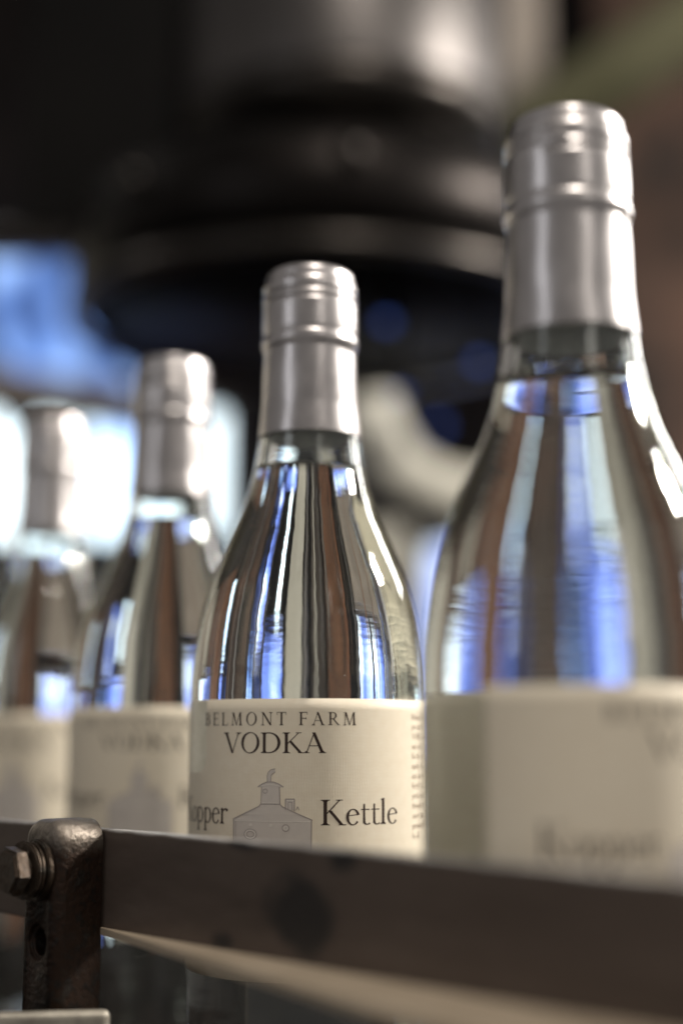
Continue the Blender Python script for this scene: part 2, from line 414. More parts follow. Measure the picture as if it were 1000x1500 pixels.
def glyph(c):
    s = S
    if c == 'B': return stem(.17, 0, 1) + g_bar(.17, .36, .98, H) + g_bar(.17, .38, .54, H) + g_bar(.17, .38, .02, H) + g_ring(.35, .765, .25, .235, s, H, -90, 90) + g_ring(.37, .28, .30, .28, s, H, -90, 90), .74
    if c == 'E': return stem(.17, 0, 1) + g_bar(.17, .60, .98, H) + g_bar(.17, .50, .53, H) + g_bar(.17, .64, .02, H) + vser(.60, 1, .82) + vser(.64, 0, .2) + vser(.52, .43, .63), .70
    if c == 'F': return stem(.17, 0, 1) + g_bar(.17, .60, .98, H) + g_bar(.17, .50, .52, H) + vser(.60, 1, .80) + vser(.52, .42, .63), .66
    if c == 'L': return stem(.17, 0, 1) + g_bar(.17, .62, .02, H) + vser(.62, 0, .22), .66
    if c == 'T': return stem(.36, 0, 1, feet=(1, 0)) + g_bar(.03, .69, .98, H) + vser(.69, 1, .78) + vser(.065, 1, .78), .72
    if c == 'M': return g_line((.16, 0), (.20, 1), .05) + g_line((.22, 1), (.51, .0), .125, .06) + g_line((.80, 1), (.51, 0), .05) + g_line((.86, 0), (.82, 1), s) + g_serif(.16, 0, .12, 1, .05) + g_serif(.86, 0, SH, 1, s) + g_bar(.06, .24, .985, .03) + g_bar(.80, .97, .985, .03), 1.04
    if c == 'N': return g_line((.17, 0), (.17, 1), .05) + g_line((.17, 1), (.76, 0), .13) + g_line((.76, 0), (.76, 1), .05) + g_serif(.17, 0, .13, 1, .05) + g_serif(.76, 1, .13, -1, .05) + g_bar(.03, .2, .985, .03), .92
    if c == 'O': return g_ring(.46, .5, .42, .52, s, .036, 0, 360, 40, tilt=-12), .92
    if c == 'D': return stem(.17, 0, 1) + g_bar(.17, .42, .98, H) + g_bar(.17, .42, .02, H) + g_ring(.40, .5, .45, .5, s, H, -90, 90, 26), .92
    if c == 'A': return g_line((.12, 0), (.43, 1), .045) + g_line((.41, 1), (.76, 0), .13) + g_bar(.24, .60, .35, .036) + g_serif(.11, 0, .13, 1, .045) + g_serif(.76, 0, .15, 1, .12), .88
    if c == 'V': return g_line((.12, 1), (.46, -.01), .13, .10) + g_line((.76, 1), (.46, 0), .045) + g_serif(.13, 1, .15, -1, .12) + g_serif(.77, 1, .13, -1, .045), .86
    if c == 'R': return stem(.17, 0, 1) + g_bar(.17, .36, .98, H) + g_bar(.17, .36, .49, H) + g_ring(.35, .735, .27, .265, s, H, -90, 90) + g_line((.36, .5), (.74, .02), .12, .11) + g_bar(.68, .86, .018, .036), .80
    if c == 'K': return stem(.17, 0, 1) + g_line((.22, .45), (.66, .98), .05) + g_line((.32, .58), (.74, .02), .13) + g_bar(.54, .78, .985, .03) + g_bar(.64, .90, .016, .032), .86
    x = 0.62                                                   # x-height
    if c == 'o': return g_ring(.28, x / 2, .26, x / 2 + .015, .105, .036, 0, 360, 30, tilt=-12), .56
    if c == 'e': return g_ring(.27, x / 2, .25, x / 2 + .015, .105, .036, 18, 322, 28) + g_line((.08, .36), (.48, .41), .06) + [[(.06, .345), (.50, .385), (.50, .42), (.06, .38)]], .52
    if c == 'p': return stem(.13, -.32, x, .105, (1, 0), .12) + g_ring(.30, x / 2, .26, x / 2 + .01, .105, .038, -140, 140, 26) + [[(.02, x - .05), (.13, x), (.17, x + .02), (.10, x - .1)]], .60
    if c == 'r': return stem(.13, 0, x, .105, (1, 0), .12) + g_ring(.32, x - .19, .17, .19, .05, .06, 50, 150, 10) + g_ring(.40, x - .07, .06, .06, .06, .06, 0, 360, 10) + [[(.02, x - .05), (.13, x), (.17, x + .02), (.10, x - .1)]], .44
    if c == 't': return g_line((.15, .07), (.15, .82), .09, .06) + g_ring(.27, .12, .165, .13, .09, .035, 180, 320, 12) + g_bar(.03, .36, x - .02, .036), .38
    if c == 'l': return stem(.13, 0, 1.03, .105, (1, 0), .12) + [[(.02, .98), (.13, 1.03), (.17, 1.05), (.10, .93)]], .27
    if c == 'i': return stem(.13, 0, x, .105, (1, 0), .12) + g_ring(.13, .86, .06, .06, .06, .06, 0, 360, 10), .27
    if c in 'nhmu':
        top = 1.0 if c == 'h' else x
        o = stem(.13, 0, top, .105, (1, 0), .11)
        o += g_ring(.29, x - .2, .19, .2, .085, .035, 0, 160, 12) + stem(.435, 0, x - .2, .105, (1, 0), .11)
        if c == 'm': return o + g_ring(.60, x - .2, .19, .2, .085, .035, 0, 160, 12) + stem(.745, 0, x - .2, .105, (1, 0), .11), .88
        return o, .58
    if c == 'a': return g_ring(.24, .16, .2, .175, .08, .03, 0, 360, 18) + g_line((.40, 0), (.40, .45), .09) + g_ring(.24, .44, .2, .19, .08, .035, 0, 150, 12), .50
    if c == 's': return g_ring(.2, .46, .15, .16, .05, .04, 20, 270, 14) + g_ring(.2, .16, .16, .17, .05, .04, -160, 90, 14), .40
    if c in 'dq': return g_ring(.27, x / 2, .25, x / 2, .105, .038, 40, 320, 24) + g_line((.46, 0 if c == 'd' else -.32), (.46, 1 if c == 'd' else x), .09), .58
    if c == 'b': return g_line((.13, 0), (.13, 1), .09) + g_ring(.30, x / 2, .26, x / 2, .105, .038, -140, 140, 24), .58
    if c == 'y': return g_line((.06, x), (.28, 0), .09) + g_line((.48, x), (.18, -.3), .045), .52
    if c == 'f': return g_line((.13, 0), (.13, .85), .09) + g_ring(.27, .82, .16, .18, .07, .05, 40, 180, 10) + g_bar(.0, .3, x - .02, .036), .34
    if c == 'g': return g_ring(.25, .40, .2, .21, .08, .03, 0, 360, 18) + g_ring(.26, -.1, .24, .15, .06, .04, 0, 360, 18), .52
    if c == 'c': return g_ring(.27, x / 2, .25, x / 2, .105, .036, 40, 320, 20), .48
    if c == '.': return g_ring(.1, .05, .05, .05, .05, .05, 0, 360, 8), .22
    return [], .34

def text_polys(txt, capmm, width=None, spacing=0.0):
    """polygons in mm, left-aligned at 0, baseline 0; width stretches the line to that many mm"""
    x = 0; polys = []
    for c in txt:
        g, adv = glyph(c)
        polys += [[(px + x, py) for px, py in q] for q in g]
        x += adv + spacing
    xs = [p[0] for q in polys for p in q]
    x0, x1 = min(xs), max(xs)
    sx = capmm if width is None else width / (x1 - x0)
    return [[((px - x0) * sx, py * capmm) for px, py in q] for q in polys], (x1 - x0) * sx

LR = 0.0373                       # bottle radius under the label
LTOP = 0.1488                     # label top edge above the conveyor
def wrap(u_mm, v_mm, lift):
    a = u_mm / 1000 / LR
    r = LR + lift
    return (r * math.sin(a), -r * math.cos(a), LTOP - v_mm / 1000)

def print_mesh(name, polys, lift):
    verts, faces = [], []
    for k, q in enumerate(polys):
        b = len(verts); e = lift + (k % 23) * 6e-7
        verts += [wrap(px, py, e) for px, py in q]
        # keep the printed side outward
        area2 = sum(q[i][0] * q[(i + 1) % len(q)][1] - q[(i + 1) % len(q)][0] * q[i][1] for i in range(len(q)))
        idx = list(range(b, b + len(q)))
        faces.append(idx if area2 < 0 else idx[::-1])
    me = bpy.data.meshes.new(name); me.from_pydata(verts, [], faces); me.update()
    return me

def deg(d): return math.radians(d) * LR * 1000

# ------------------------------------------------------------------ the bottle (built once, then copied with its parts)
OUT = [(0.000, .0300), (.0012, .0340), (.004, .0364), (.009, .0372), (.03, .0373), (.08, .0373), (.13, .0373), (.150, .03725), (.159, .0368),
       (.1676, .0358), (.1763, .0343), (.1851, .0320), (.1939, .0287), (.2028, .0249), (.2118, .0211), (.2222, .0182), (.2345, .0163), (.2436, .0153),
       (.2528, .0147), (.264, .0143), (.273, .0139), (.2815, .0136)]
LEVEL = 0.2235
outer = catmull(OUT, 5)
def r_out(z):
    for (z0, r0), (z1, r1) in zip(outer, outer[1:]):
        if z0 <= z <= z1: return r0 + (r1 - r0) * (z - z0) / max(z1 - z0, 1e-9)
    return outer[-1][1]
def r_in(z):
    w = 0.0027 if z < .19 else 0.0027 + (min(z, .235) - .19) / .045 * 0.0006
    return r_out(z) - w
zs = [.2235 + (.284 - .2235) * k / 30 for k in range(31)]
gp = [(0.0, .009), (.010, .0082), (.020, .0055), (.027, .0014)] + [(r, z) for z, r in outer] + [(.0132, .2845), (.0118, .2860), (.0105, .2850)]
gp += [(r_in(z), z) for z in reversed(zs[:-2])]
def up(o):                                                      # top level of a mesh: outward normals check
    return o
glass_me = lathe_mesh('glass', gp, 112)
glass_me.flip_normals() if False else None
lz = [.0105, .0125, .016, .022] + [.03 + (.150 - .03) * k / 8 for k in range(9)] + [.150 + (LEVEL - .150) * k / 46 for k in range(1, 47)]
lp = [(0.0, .0150), (.012, .0138), (.022, .0108), (.0295, .0088), (.0325, .0095)] + [(r_in(z), z) for z in lz]
n_side = len(lp) - 1
rt = r_in(LEVEL)
lp += [(rt - .0002, LEVEL - .0005), (rt - .0007, LEVEL - .0009), (rt - .0015, LEVEL - .0011), (rt - .004, LEVEL - .0012), (0.0, LEVEL - .0012)]
liquid_me = lathe_mesh('liquid', lp, 112)

def fix_normals(me, outward=True):
    bm = bmesh.new(); bm.from_mesh(me); bmesh.ops.recalc_face_normals(bm, faces=bm.faces[:]); bm.to_mesh(me); bm.free(); me.update()
# lathe winding runs ring k -> k+1 then up: normals point outward for profiles that climb

# screw cap with rolled thread grooves, bead and long skirt
def cap_r(z):
    pts = [(.2335, .01665), (.236, .01645), (.2436, .0157), (.2528, .01535), (.2605, .0151), (.2622, .0151), (.2632, .0156), (.2648, .01595), (.2664, .01575), (.2674, .0153), (.2684, .01555),
           (.272, .0156), (.2795, .0155), (.286, .01535), (.2872, .0148), (.2886, .0146), (.2902, .0144), (.2916, .0138), (.2922, .0128)]
    for (z0, r0), (z1, r1) in zip(pts, pts[1:]):
        if z0 <= z <= z1: return r0 + (r1 - r0) * (z - z0) / (z1 - z0)
    return pts[-1][1]
def cap_fn(t, r, z):
    if r < .0125: return r
    for k, z0 in enumerate((.2832, .2800)):
        zg = z0 + .0024 * (((t + PI / 2 + 0.9 + k * .35) % (2 * PI)) / (2 * PI) - .5)
        r -= .00042 * math.exp(-((z - zg) / .00055) ** 2)
        r += .00012 * math.exp(-((z - zg - .0012) / .0005) ** 2)
    if z < .262:                                                # hand-crimped skirt: faint creases
        r += .00007 * math.sin(3 * t + z * 140) + .00005 * math.sin(7 * t - z * 260)
        d2 = ((t - (-PI / 2 + .33)) / .16) ** 2 + ((z - .2605) / .0016) ** 2
        r -= .0004 * math.exp(-d2)
    else:
        r += .00004 * math.sin(40 * t) * math.exp(-((z - .2855) / .001) ** 2)
    return r
czs = [.2335 + (.2922 - .2335) * k / 150 for k in range(151)]
cp = [(.0161, .2336)] + [(cap_r(z), z) for z in czs] + [(.0118, .29235), (.008, .2924), (0.0, .2924)]
cap_me = lathe_mesh('cap', cp, 128, cap_fn)
for v in cap_me.vertices:                                       # the threaded head is a little shorter than the blank
    if v.co.z > .268: v.co.z = .268 + (v.co.z - .268) * .893

bounce_sleeve_me = lathe_mesh('bounce_sleeve', [(cap_r(z) - .00022, z) for z in (.2342, .236, .2385, .241, .2436, .247, .250, .2528, .256, .2595)], 96)  # white sleeve added inside the cap to brighten the neck

# label: a paper sleeve pressed onto the glass
def label_mesh():
    a0, a1, n, hgt, m = -80, 165, 196, 0.080, 24
    bm = bmesh.new(); uv = bm.loops.layers.uv.new('UVMap')
    def grid(rad, flip):
        V = [[None] * (m + 1) for _ in range(n + 1)]
        for i in range(n + 1):
            a = math.radians(a0 + (a1 - a0) * i / n)
            for j in range(m + 1):
                V[i][j] = bm.verts.new((rad * math.sin(a), -rad * math.cos(a), LTOP - hgt * j / m))
        for i in range(n):
            for j in range(m):
                q = [(i, j), (i, j + 1), (i + 1, j + 1), (i + 1, j)]
                if flip: q = q[::-1]
                f = bm.faces.new([V[x][y] for x, y in q]); f.smooth = True
                for l, (x, y) in zip(f.loops, q): l[uv].uv = (deg(a0 + (a1 - a0) * x / n), -hgt * 1000 * y / m)
        return V
    A = grid(LR + .00012, False); B = grid(LR - .00010, True)
    for i in range(n):
        bm.faces.new((A[i][0], A[i + 1][0], B[i + 1][0], B[i][0])); bm.faces.new((A[i][m], B[i][m], B[i + 1][m], A[i + 1][m]))
    for j in range(m):
        bm.faces.new((A[0][j], B[0][j], B[0][j + 1], A[0][j + 1])); bm.faces.new((A[n][j], A[n][j + 1], B[n][j + 1], B[n][j]))
    me = bpy.data.meshes.new('label'); bm.to_mesh(me); bm.free()
    return me
label_me = label_mesh()

def line_at(txt, cap_h, width, base, left_deg=None, center=False, right_deg=None, spacing=0.0):
    p, w = text_polys(txt, cap_h, width, spacing)
    x0 = -w / 2 if center else (deg(left_deg) if left_deg is not None else deg(right_deg) - w)
    return [[(x + x0, base - y) for x, y in q] for q in p]
LIFT = .00017
lettering = []
lettering.append(('lettering', print_mesh('maker_lettering', line_at('BELMONT FARM', 3.75, 50.6, 7.7, center=True, spacing=.26), LIFT), 'ink'))
lettering.append(('lettering', print_mesh('title_lettering', line_at('VODKA', 5.9, 32.4, 15.7, center=True), LIFT), 'ink'))
lettering.append(('lettering', print_mesh('word_lettering', line_at('Kopper', 7.2, 25.6, 36.2, right_deg=-21.8, spacing=.0), LIFT), 'ink'))
lettering.append(('lettering', print_mesh('word_lettering', line_at('Kettle', 7.2, 25.4, 36.2, left_deg=22.5, spacing=.02), LIFT), 'ink'))
col = ['Belmont Farm', 'presents this', 'VODKA from', 'and oats in', 'Kettle Vodka', 'quality still', 'into our all', 'Kettle Vodka', 'perfection in', 'through the', 'secret time', 'premium hill', 'by all.']
polys = []
for k, t in enumerate(col):
    polys += line_at(t, 1.75, None, 5.9 + k * 2.93, left_deg=73.2, spacing=.06)
lettering.append(('small_print', print_mesh('column_lettering', polys, LIFT), 'ink_small'))

# drawing of the pot still, in three shallow layers
def strip_fill(left, right, n=10):
    """fill between two x-profiles given as lists of (y, x)"""
    out = []
    for (ya, xa0), (yb, xb0), (_, xa1), (_, xb1) in zip(left, left[1:], right, right[1:]):
        for i in range(n):
            s, e = i / n, (i + 1) / n
            out.append([(xa0 + (xa1 - xa0) * s, ya), (xa0 + (xa1 - xa0) * e, ya), (xb0 + (xb1 - xb0) * e, yb), (xb0 + (xb1 - xb0) * s, yb)])
    return out
def poly_line(pts, t):
    out = []
    for (x0, y0), (x1, y1) in zip(pts, pts[1:]):
        L = math.hypot(x1 - x0, y1 - y0) or 1; nx, ny = -(y1 - y0) / L * t / 2, (x1 - x0) / L * t / 2
        n = max(1, int(L / 0.8))
        for i in range(n):
            a, b = i / n, (i + 1) / n
            A = (x0 + (x1 - x0) * a, y0 + (y1 - y0) * a); B = (x0 + (x1 - x0) * b, y0 + (y1 - y0) * b)
            out.append([(A[0] + nx, A[1] + ny), (B[0] + nx, B[1] + ny), (B[0] - nx, B[1] - ny), (A[0] - nx, A[1] - ny)])
    return out
def ell(cx, cy_, rx, ry, n=20, a0=0, a1=360):
    return [(cx + rx * math.cos(math.radians(a0 + (a1 - a0) * k / n)), cy_ + ry * math.sin(math.radians(a0 + (a1 - a0) * k / n))) for k in range(n + 1)]
W = 12.0
body = strip_fill([(34.8, -W), (56, -W + .2)], [(34.8, W), (56, W - .2)], 30)
dome = strip_fill([(30.3, -2.9), (31.0, -3.6), (32.0, -5.8), (33.2, -8.6), (34.8, -W - .3)], [(30.3, 2.9), (31.0, 3.6), (32.0, 5.8), (33.2, 8.6), (34.8, W + .3)], 24)
neck = strip_fill([(25.4, -2.7), (30.3, -2.9)], [(25.4, 2.7), (30.3, 2.9)], 8)
hat = strip_fill([(24.0, -1.0), (24.5, -2.4), (25.4, -3.9)], [(24.0, 1.0), (24.5, 2.4), (25.4, 3.9)], 8)
pipe = poly_line([(-.4, 24.1), (-.45, 22.6), (-.3, 21.6), (.3, 20.9), (1.3, 20.6)], 1.0)
port = strip_fill([(28.9, 4.6), (32.0, 4.6)], [(28.9, 7.0), (32.0, 7.0)], 3)
fill_me = print_mesh('drawing_fill', body + dome + neck + hat + pipe + port, .00016)
ln = poly_line([(-W - .3, 34.8), (-8.6, 33.2), (-5.8, 32.0), (-3.6, 31.0), (-2.9, 30.3)], .3) + poly_line([(W + .3, 34.8), (8.6, 33.2), (5.8, 32.0), (3.6, 31.0), (2.9, 30.3)], .3)
ln += poly_line([(-2.9, 30.3), (2.9, 30.3)], .22) + poly_line([(-2.7, 25.4), (-2.9, 30.3)], .22) + poly_line([(2.7, 25.4), (2.9, 30.3)], .34)
ln += poly_line([(-3.9, 25.4), (-2.4, 24.5), (-1, 24), (1, 24), (2.4, 24.5), (3.9, 25.4)], .26) + poly_line([(-W, 34.9), (-W + .2, 56)], .34) + poly_line([(W, 34.9), (W - .2, 56)], .3)
ln += poly_line([(-.95, 24), (-1, 22.4), (-.75, 21.3), (.1, 20.5), (1.4, 20.2)], .2) + poly_line([(.15, 24), (.1, 22.8), (.3, 21.9), (1.4, 21.1)], .2)
ln += poly_line([(4.5, 31.9), (4.5, 28.8), (7.1, 28.8), (7.1, 32.2)], .28) + poly_line([(5.3, 31.8), (5.3, 29.7), (6.4, 29.7), (6.4, 32)], .18) + poly_line([(7.6, 31.9), (8.0, 30.9), (8.5, 31.9)], .2)
ln += poly_line(ell(-6.2, 38.9, 2.0, 1.45), .25) + poly_line(ell(-6.2, 38.9, 1.2, .8), .2) + poly_line(ell(4.6, 37.0, 1.0, .95), .25) + poly_line(ell(-1.6, 26.6, .7, .6), .18)
ln += poly_line([(-W + .8, 35.3), (-W + .9, 56)], .12)
line_me = print_mesh('drawing_lines', ln, .00019)
lt = poly_line([(-W + .3, 35.15), (W - .3, 35.15)], .28) + poly_line([(-2.6, 29.95), (2.5, 29.95)], .2) + poly_line([(-3.0, 25.15), (0, 24.6), (3.0, 25.15)], .2)
lt += poly_line(ell(-6.2, 38.9, 1.65, 1.15), .4) + poly_line(ell(4.6, 37.0, .55, .5), .35) + poly_line(ell(0.2, 36.3, .35, .25), .5) + poly_line(ell(-6.1, 36.2, .4, .2), .45) + poly_line([(4.8, 29.2), (6.9, 29.2)], .3)
light_me = print_mesh('drawing_lights', lt, .00021)

# pale glossy patch with a rounded corner over the label's left end
def pale_patch_mesh():
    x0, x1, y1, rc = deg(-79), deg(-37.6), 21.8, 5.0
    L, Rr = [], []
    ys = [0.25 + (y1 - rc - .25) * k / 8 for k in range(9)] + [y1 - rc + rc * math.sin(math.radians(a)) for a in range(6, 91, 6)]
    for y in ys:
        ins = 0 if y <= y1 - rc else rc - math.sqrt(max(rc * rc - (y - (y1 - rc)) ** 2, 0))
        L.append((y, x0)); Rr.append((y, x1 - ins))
    return print_mesh('pale_patch', strip_fill(L, Rr, 26), .00014)
pale_patch_me = pale_patch_mesh()

def make_bottle():
    root = empty('vodka_bottle', (0, 0, 0), 'x', 'bottle', 'clear vodka bottles lined up on the conveyor')
    link('glass', glass_me, [M['glass']], root)
    l = link('vodka', liquid_me, [M['glass_liquid'], M['liquid_top']], root)
    for p in liquid_me.polygons:
        zc = p.center.z
        p.material_index = 1 if (zc > LEVEL - .0032 and math.hypot(p.center.x, p.center.y) < rt - .00005 and p.index >= n_side * 112) else 0
    cp_ = link('screw_cap', cap_me, [M['cap']], root)
    link('bounce_sleeve', bounce_sleeve_me, [M['bounce_sleeve']], cp_)
    lab = link('label', label_me, [M['paper']], root)
    for nm, me, mt in lettering: link(nm, me, [M[mt]], lab, smooth=False)
    link('still_drawing', fill_me, [M['draw']], lab, smooth=False)
    link('still_outline', line_me, [M['draw_line']], lab, smooth=False)
    link('still_highlight', light_me, [M['draw_light']], lab, smooth=False)
    return root

def copy_tree(o, parent=None):
    c = o.copy(); COL.objects.link(c)
    if parent: c.parent = parent
    for ch in list(o.children): copy_tree(ch, c)
    return c

bottle0 = make_bottle()
# ground position, label turn relative to the lens (degrees), label text
SPOTS = [(-.0104, .455, -17.0, 'sharply focused clear vodka bottle in the middle with its cream label facing front'),
         (.0560, .338, 47.0, 'large blurred vodka bottle nearest the lens, its label turned to the right'),
         (-.0692, .566, -14.0, 'blurred vodka bottle just left of the sharply focused one, before the bright window'),
         (-.1390, .672, -20.0, 'smallest, most blurred vodka bottle at the far left end of the row')]
bottles = []
for i, (X, Y, rel, lab) in enumerate(SPOTS):
    b = bottle0 if i == 0 else copy_tree(bottle0)
    bottles.append(b)
for b, (X, Y, rel, lab) in zip(bottles, SPOTS):
    b.location = (X, Y, 0); b['label'] = lab
    b.rotation_euler = (0, 0, math.atan2(-X, Y) + math.radians(rel))
vr = random.Random(3)
for b in bottles[1:]:                                           # no two labels or caps sit quite alike
    for ch in b.children:
        if ch.name.startswith('label'): ch.location.z = vr.uniform(-.0006, .0006)
        if ch.name.startswith('screw_cap'): ch.rotation_euler.z = vr.uniform(-1.5, 1.5); ch.location.z = vr.uniform(-.0004, .0004)
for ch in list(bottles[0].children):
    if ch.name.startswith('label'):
        st = link('pale_patch', pale_patch_me, [M['pale_patch']], ch)
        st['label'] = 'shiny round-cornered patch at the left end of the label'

# ------------------------------------------------------------------ guide rail, its bracket and bolt
P1 = Vector((-.0690, .413, 0))                       # front face of the rail beside the bracket
U = Vector((.6586, -.7526, 0)).normalized()          # along the rail, towards the right and the lens
NRM = Vector((-.7526, -.6586, 0)).normalized()       # out of the rail's face
RZ = math.atan2(U.y, U.x)
RT, RB = .1120, .0838
BLOTCH = [(.0905, .0960, .0150, .0100), (.070, .1118, .008, .0025), (.105, .1100, .006, .004), (.060, .0870, .005, .003)]
M['rail'] = rail_mat()
rail = empty('guide_rail', (P1.x, P1.y, 0), 'dark worn steel guide rail running in front of the bottles', 'guide rail', rz=RZ)
# local frame of the rail: x along U, y = away from the lens, z up
bar = box_bm(-.42, .34, 0.0, .0045, RB, RT, .0007, 3)
obj('bar', bar, M['rail'], rail)
wp = bmesh.new()
low, hi = RB - .0005, RB + .0015
def on_plane(px, py, z):
    a = at(px, py, 1.0); d = a - CAM
    return CAM + d * ((z - CAM.z) / d.z)
q = on_plane(560, 1480, hi) - P1
qx, qy = q.dot(U), -q.dot(NRM)
outl = [(.0, -.0004), (.30, -.0004), (.30, qy * .30 / qx), (.004, -.0010)]
vb = [wp.verts.new((x, y, low)) for x, y in outl]; vt = [wp.verts.new((x, y, hi)) for x, y in outl]
wp.faces.new(vb); wp.faces.new(vt[::-1])
for k in range(4): wp.faces.new((vb[k], vt[k], vt[(k + 1) % 4], vb[(k + 1) % 4]))
bmesh.ops.recalc_face_normals(wp, faces=wp.faces[:])
obj('wear_plate', wp, M['tan_plate'], rail)

# forged upright: 19 mm along the rail, 15 mm thick, domed top, a drilled hole below the bolt
def bracket_mesh():
    w, t, z0, z1 = .0195, .0152, .044, .1148
    bm = bmesh.new()
    # outline in local x (along rail), domed corners, extruded through y
    pts = [(-w, z0), (0, z0)]
    rc = .0065
    pts += [(-rc + rc * math.sin(math.radians(a)), z1 - rc + rc * math.cos(math.radians(a))) for a in range(90, -1, -10)]
    pts += [(-w + rc - rc * math.sin(math.radians(a)), z1 - rc + rc * math.cos(math.radians(a))) for a in range(0, 91, 10)]
    f = bm.faces.new([bm.verts.new((x, -.0006, z)) for x, z in pts])
    r = bmesh.ops.extrude_face_region(bm, geom=[f])
    for v in r['geom']:
        if isinstance(v, bmesh.types.BMVert): v.co.y = -t
    bmesh.ops.recalc_face_normals(bm, faces=bm.faces[:])
    # wear the front outline round
    ed = [e for e in bm.edges if all(abs(v.co.y + t) < 1e-6 for v in e.verts) and not all(abs(v.co.z - z0) < 1e-6 for v in e.verts)]
    bmesh.ops.bevel(bm, geom=ed, offset=.0034, segments=5, profile=.5, affect='EDGES')
    me = bpy.data.meshes.new('bracket'); bm.to_mesh(me); bm.free()
    return me
bk = link('bracket', bracket_mesh(), [M['forged']], rail, smooth=False)
def cutter(x, z, r, y0, y1):
    bm = bmesh.new()
    bmesh.ops.create_cone(bm, cap_ends=True, segments=32, radius1=r, radius2=r, depth=y1 - y0, matrix=Matrix.Translation((x, (y0 + y1) / 2, z)) @ Matrix.Rotation(PI / 2, 4, 'X'))
    return obj('cutter', bm, None, rail)
cut = [cutter(-.0098, .0815, .0036, -.03, -.003), cutter(-.0098, .0815, .0050, -.03, -.0140)]
for c in cut:
    md = bk.modifiers.new('hole', 'BOOLEAN'); md.object = c; md.operation = 'DIFFERENCE'; md.solver = 'EXACT'
bv = bk.modifiers.new('round', 'BEVEL'); bv.width = .0005; bv.segments = 2; bv.limit_method = 'ANGLE'; bv.angle_limit = math.radians(40)
bpy.context.view_layer.update()
ev = bk.evaluated_get(bpy.context.evaluated_depsgraph_get())
me2 = bpy.data.meshes.new_from_object(ev)
bk.modifiers.clear(); bk.data = me2
me2.polygons.foreach_set('use_smooth', [True] * len(me2.polygons))
me2.set_sharp_from_angle(angle=math.radians(50))
for c in cut: bpy.data.objects.remove(c)
bk.location.x = .0042
bk['label'] = 'rusty forged upright bolted to the rail'

BX, BZ = -.0098, .1012
def disc(name, r, y0, y1, mat, seg=40, bevel=.0005, hole=None, tilt=0.0, rot=0.0):
    bm = bmesh.new()
    bmesh.ops.create_cone(bm, cap_ends=True, segments=seg, radius1=r, radius2=r, depth=abs(y1 - y0))
    bmesh.ops.bevel(bm, geom=[e for e in bm.edges if abs(e.verts[0].co.z - e.verts[1].co.z) < 1e-7], offset=bevel, segments=2, affect='EDGES')
    bmesh.ops.transform(bm, matrix=Matrix.Translation((BX, (y0 + y1) / 2, BZ)) @ Matrix.Rotation(tilt, 4, 'Z') @ Matrix.Rotation(PI / 2, 4, 'X') @ Matrix.Rotation(rot, 4, 'Z'), verts=bm.verts[:])
    o = obj(name, bm, M[mat], bk, smooth=True)
    o.data.set_sharp_from_angle(angle=math.radians(35))
    return o
T0 = -.0152
disc('washer', .0084, T0 - .0016, T0 + .0002, 'bolt', bevel=.0004)
disc('washer', .0076, T0 - .0036, T0 - .0017, 'bolt', bevel=.0007)
disc('lock_washer', .0080, T0 - .0054, T0 - .0041, 'bolt', bevel=.0005, tilt=.10)
disc('bolt_head', .0069, T0 - .0104, T0 - .0056, 'bolt', seg=6, bevel=.0009, rot=.35)
disc('bolt_shank', .0048, T0 - .0062, T0 - .0030, 'bolt', seg=24, bevel=.0002)

# ------------------------------------------------------------------ conveyor under the bottles
row = (Vector((SPOTS[1][0], SPOTS[1][1], 0)) - Vector((SPOTS[3][0], SPOTS[3][1], 0))).normalized()
rz = math.atan2(row.y, row.x)
conv = empty('conveyor', (SPOTS[0][0], SPOTS[0][1], 0), 'steel slat conveyor carrying the row of vodka bottles', 'conveyor', rz=rz)
sl = box_bm(-.0183, .0183, -.045, .045, -.004, -.0002, .001, 2)
sl_me = bpy.data.meshes.new('slat'); sl.to_mesh(sl_me); sl.free()
for k in range(-12, 6):
    link('slat', sl_me, [M['slat']], conv, smooth=False, loc=(k * .038, 0, 0))
for s in (-1, 1):
    obj('side_frame', box_bm(-.55, .26, min(s * .047, s * .056), max(s * .047, s * .056), -.0185, -.005, .001), M['dark_machine'], conv)
# worn ledge the bracket stands in
A = at(-190, 1500, .392); B = at(162, 1469, .400)
dirv = Vector((B.x - A.x, B.y - A.y, 0)); Lg = dirv.length
led = empty('machine_ledge', (B.x, B.y, 0), 'pale worn metal ledge below the rusty bracket', 'ledge', rz=math.atan2(dirv.y, dirv.x))
zt = at(84, 1477, .399).z
obj('top_edge', box_bm(-Lg, 0, -.004, .0, -.0195, zt, .0019, 4), M['ledge'], led)
obj('shelf', box_bm(-Lg, -.002, .0003, .030, -.0195, zt - .012, .0005, 2), M['dark_machine'], led)

M['table'] = simple('stained_steel_table', (0.004, 0.004, 0.004), 0.85, 0.0, col2=(0.014, 0.012, 0.011), nscale=14, rough2=0.95, bump=0.15, bscale=30, dist=0.002)
M['table'].node_tree.nodes['Principled BSDF'].inputs['Specular IOR Level'].default_value = 0.0
tb = empty('machine_table', (0, 1.0, 0), 'stained steel table top under the conveyor', 'table')
obj('table_top', box_bm(-1.6, 1.6, -.80, .25, -.032, -.020, .002), M['table'], tb)
for sx_ in (-1.5, 1.5):
    for sy_ in (-.74, .19):
        obj('leg', box_bm(sx_ - .03, sx_ + .03, sy_ - .03, sy_ + .03, -1.2, -.0325, .003), M['dark_machine'], tb)

# ------------------------------------------------------------------ far machine and workshop (out of focus)
def wall_box(px0, px1, py0, py1, Y, t, mat, name, parent=None, bevel=.004):
    a = at(px0, py1, Y); b = at(px1, py0, Y)
    return obj(name, box_bm(a.x, b.x, Y, Y + t, min(a.z, b.z), max(a.z, b.z), bevel), mat, parent)

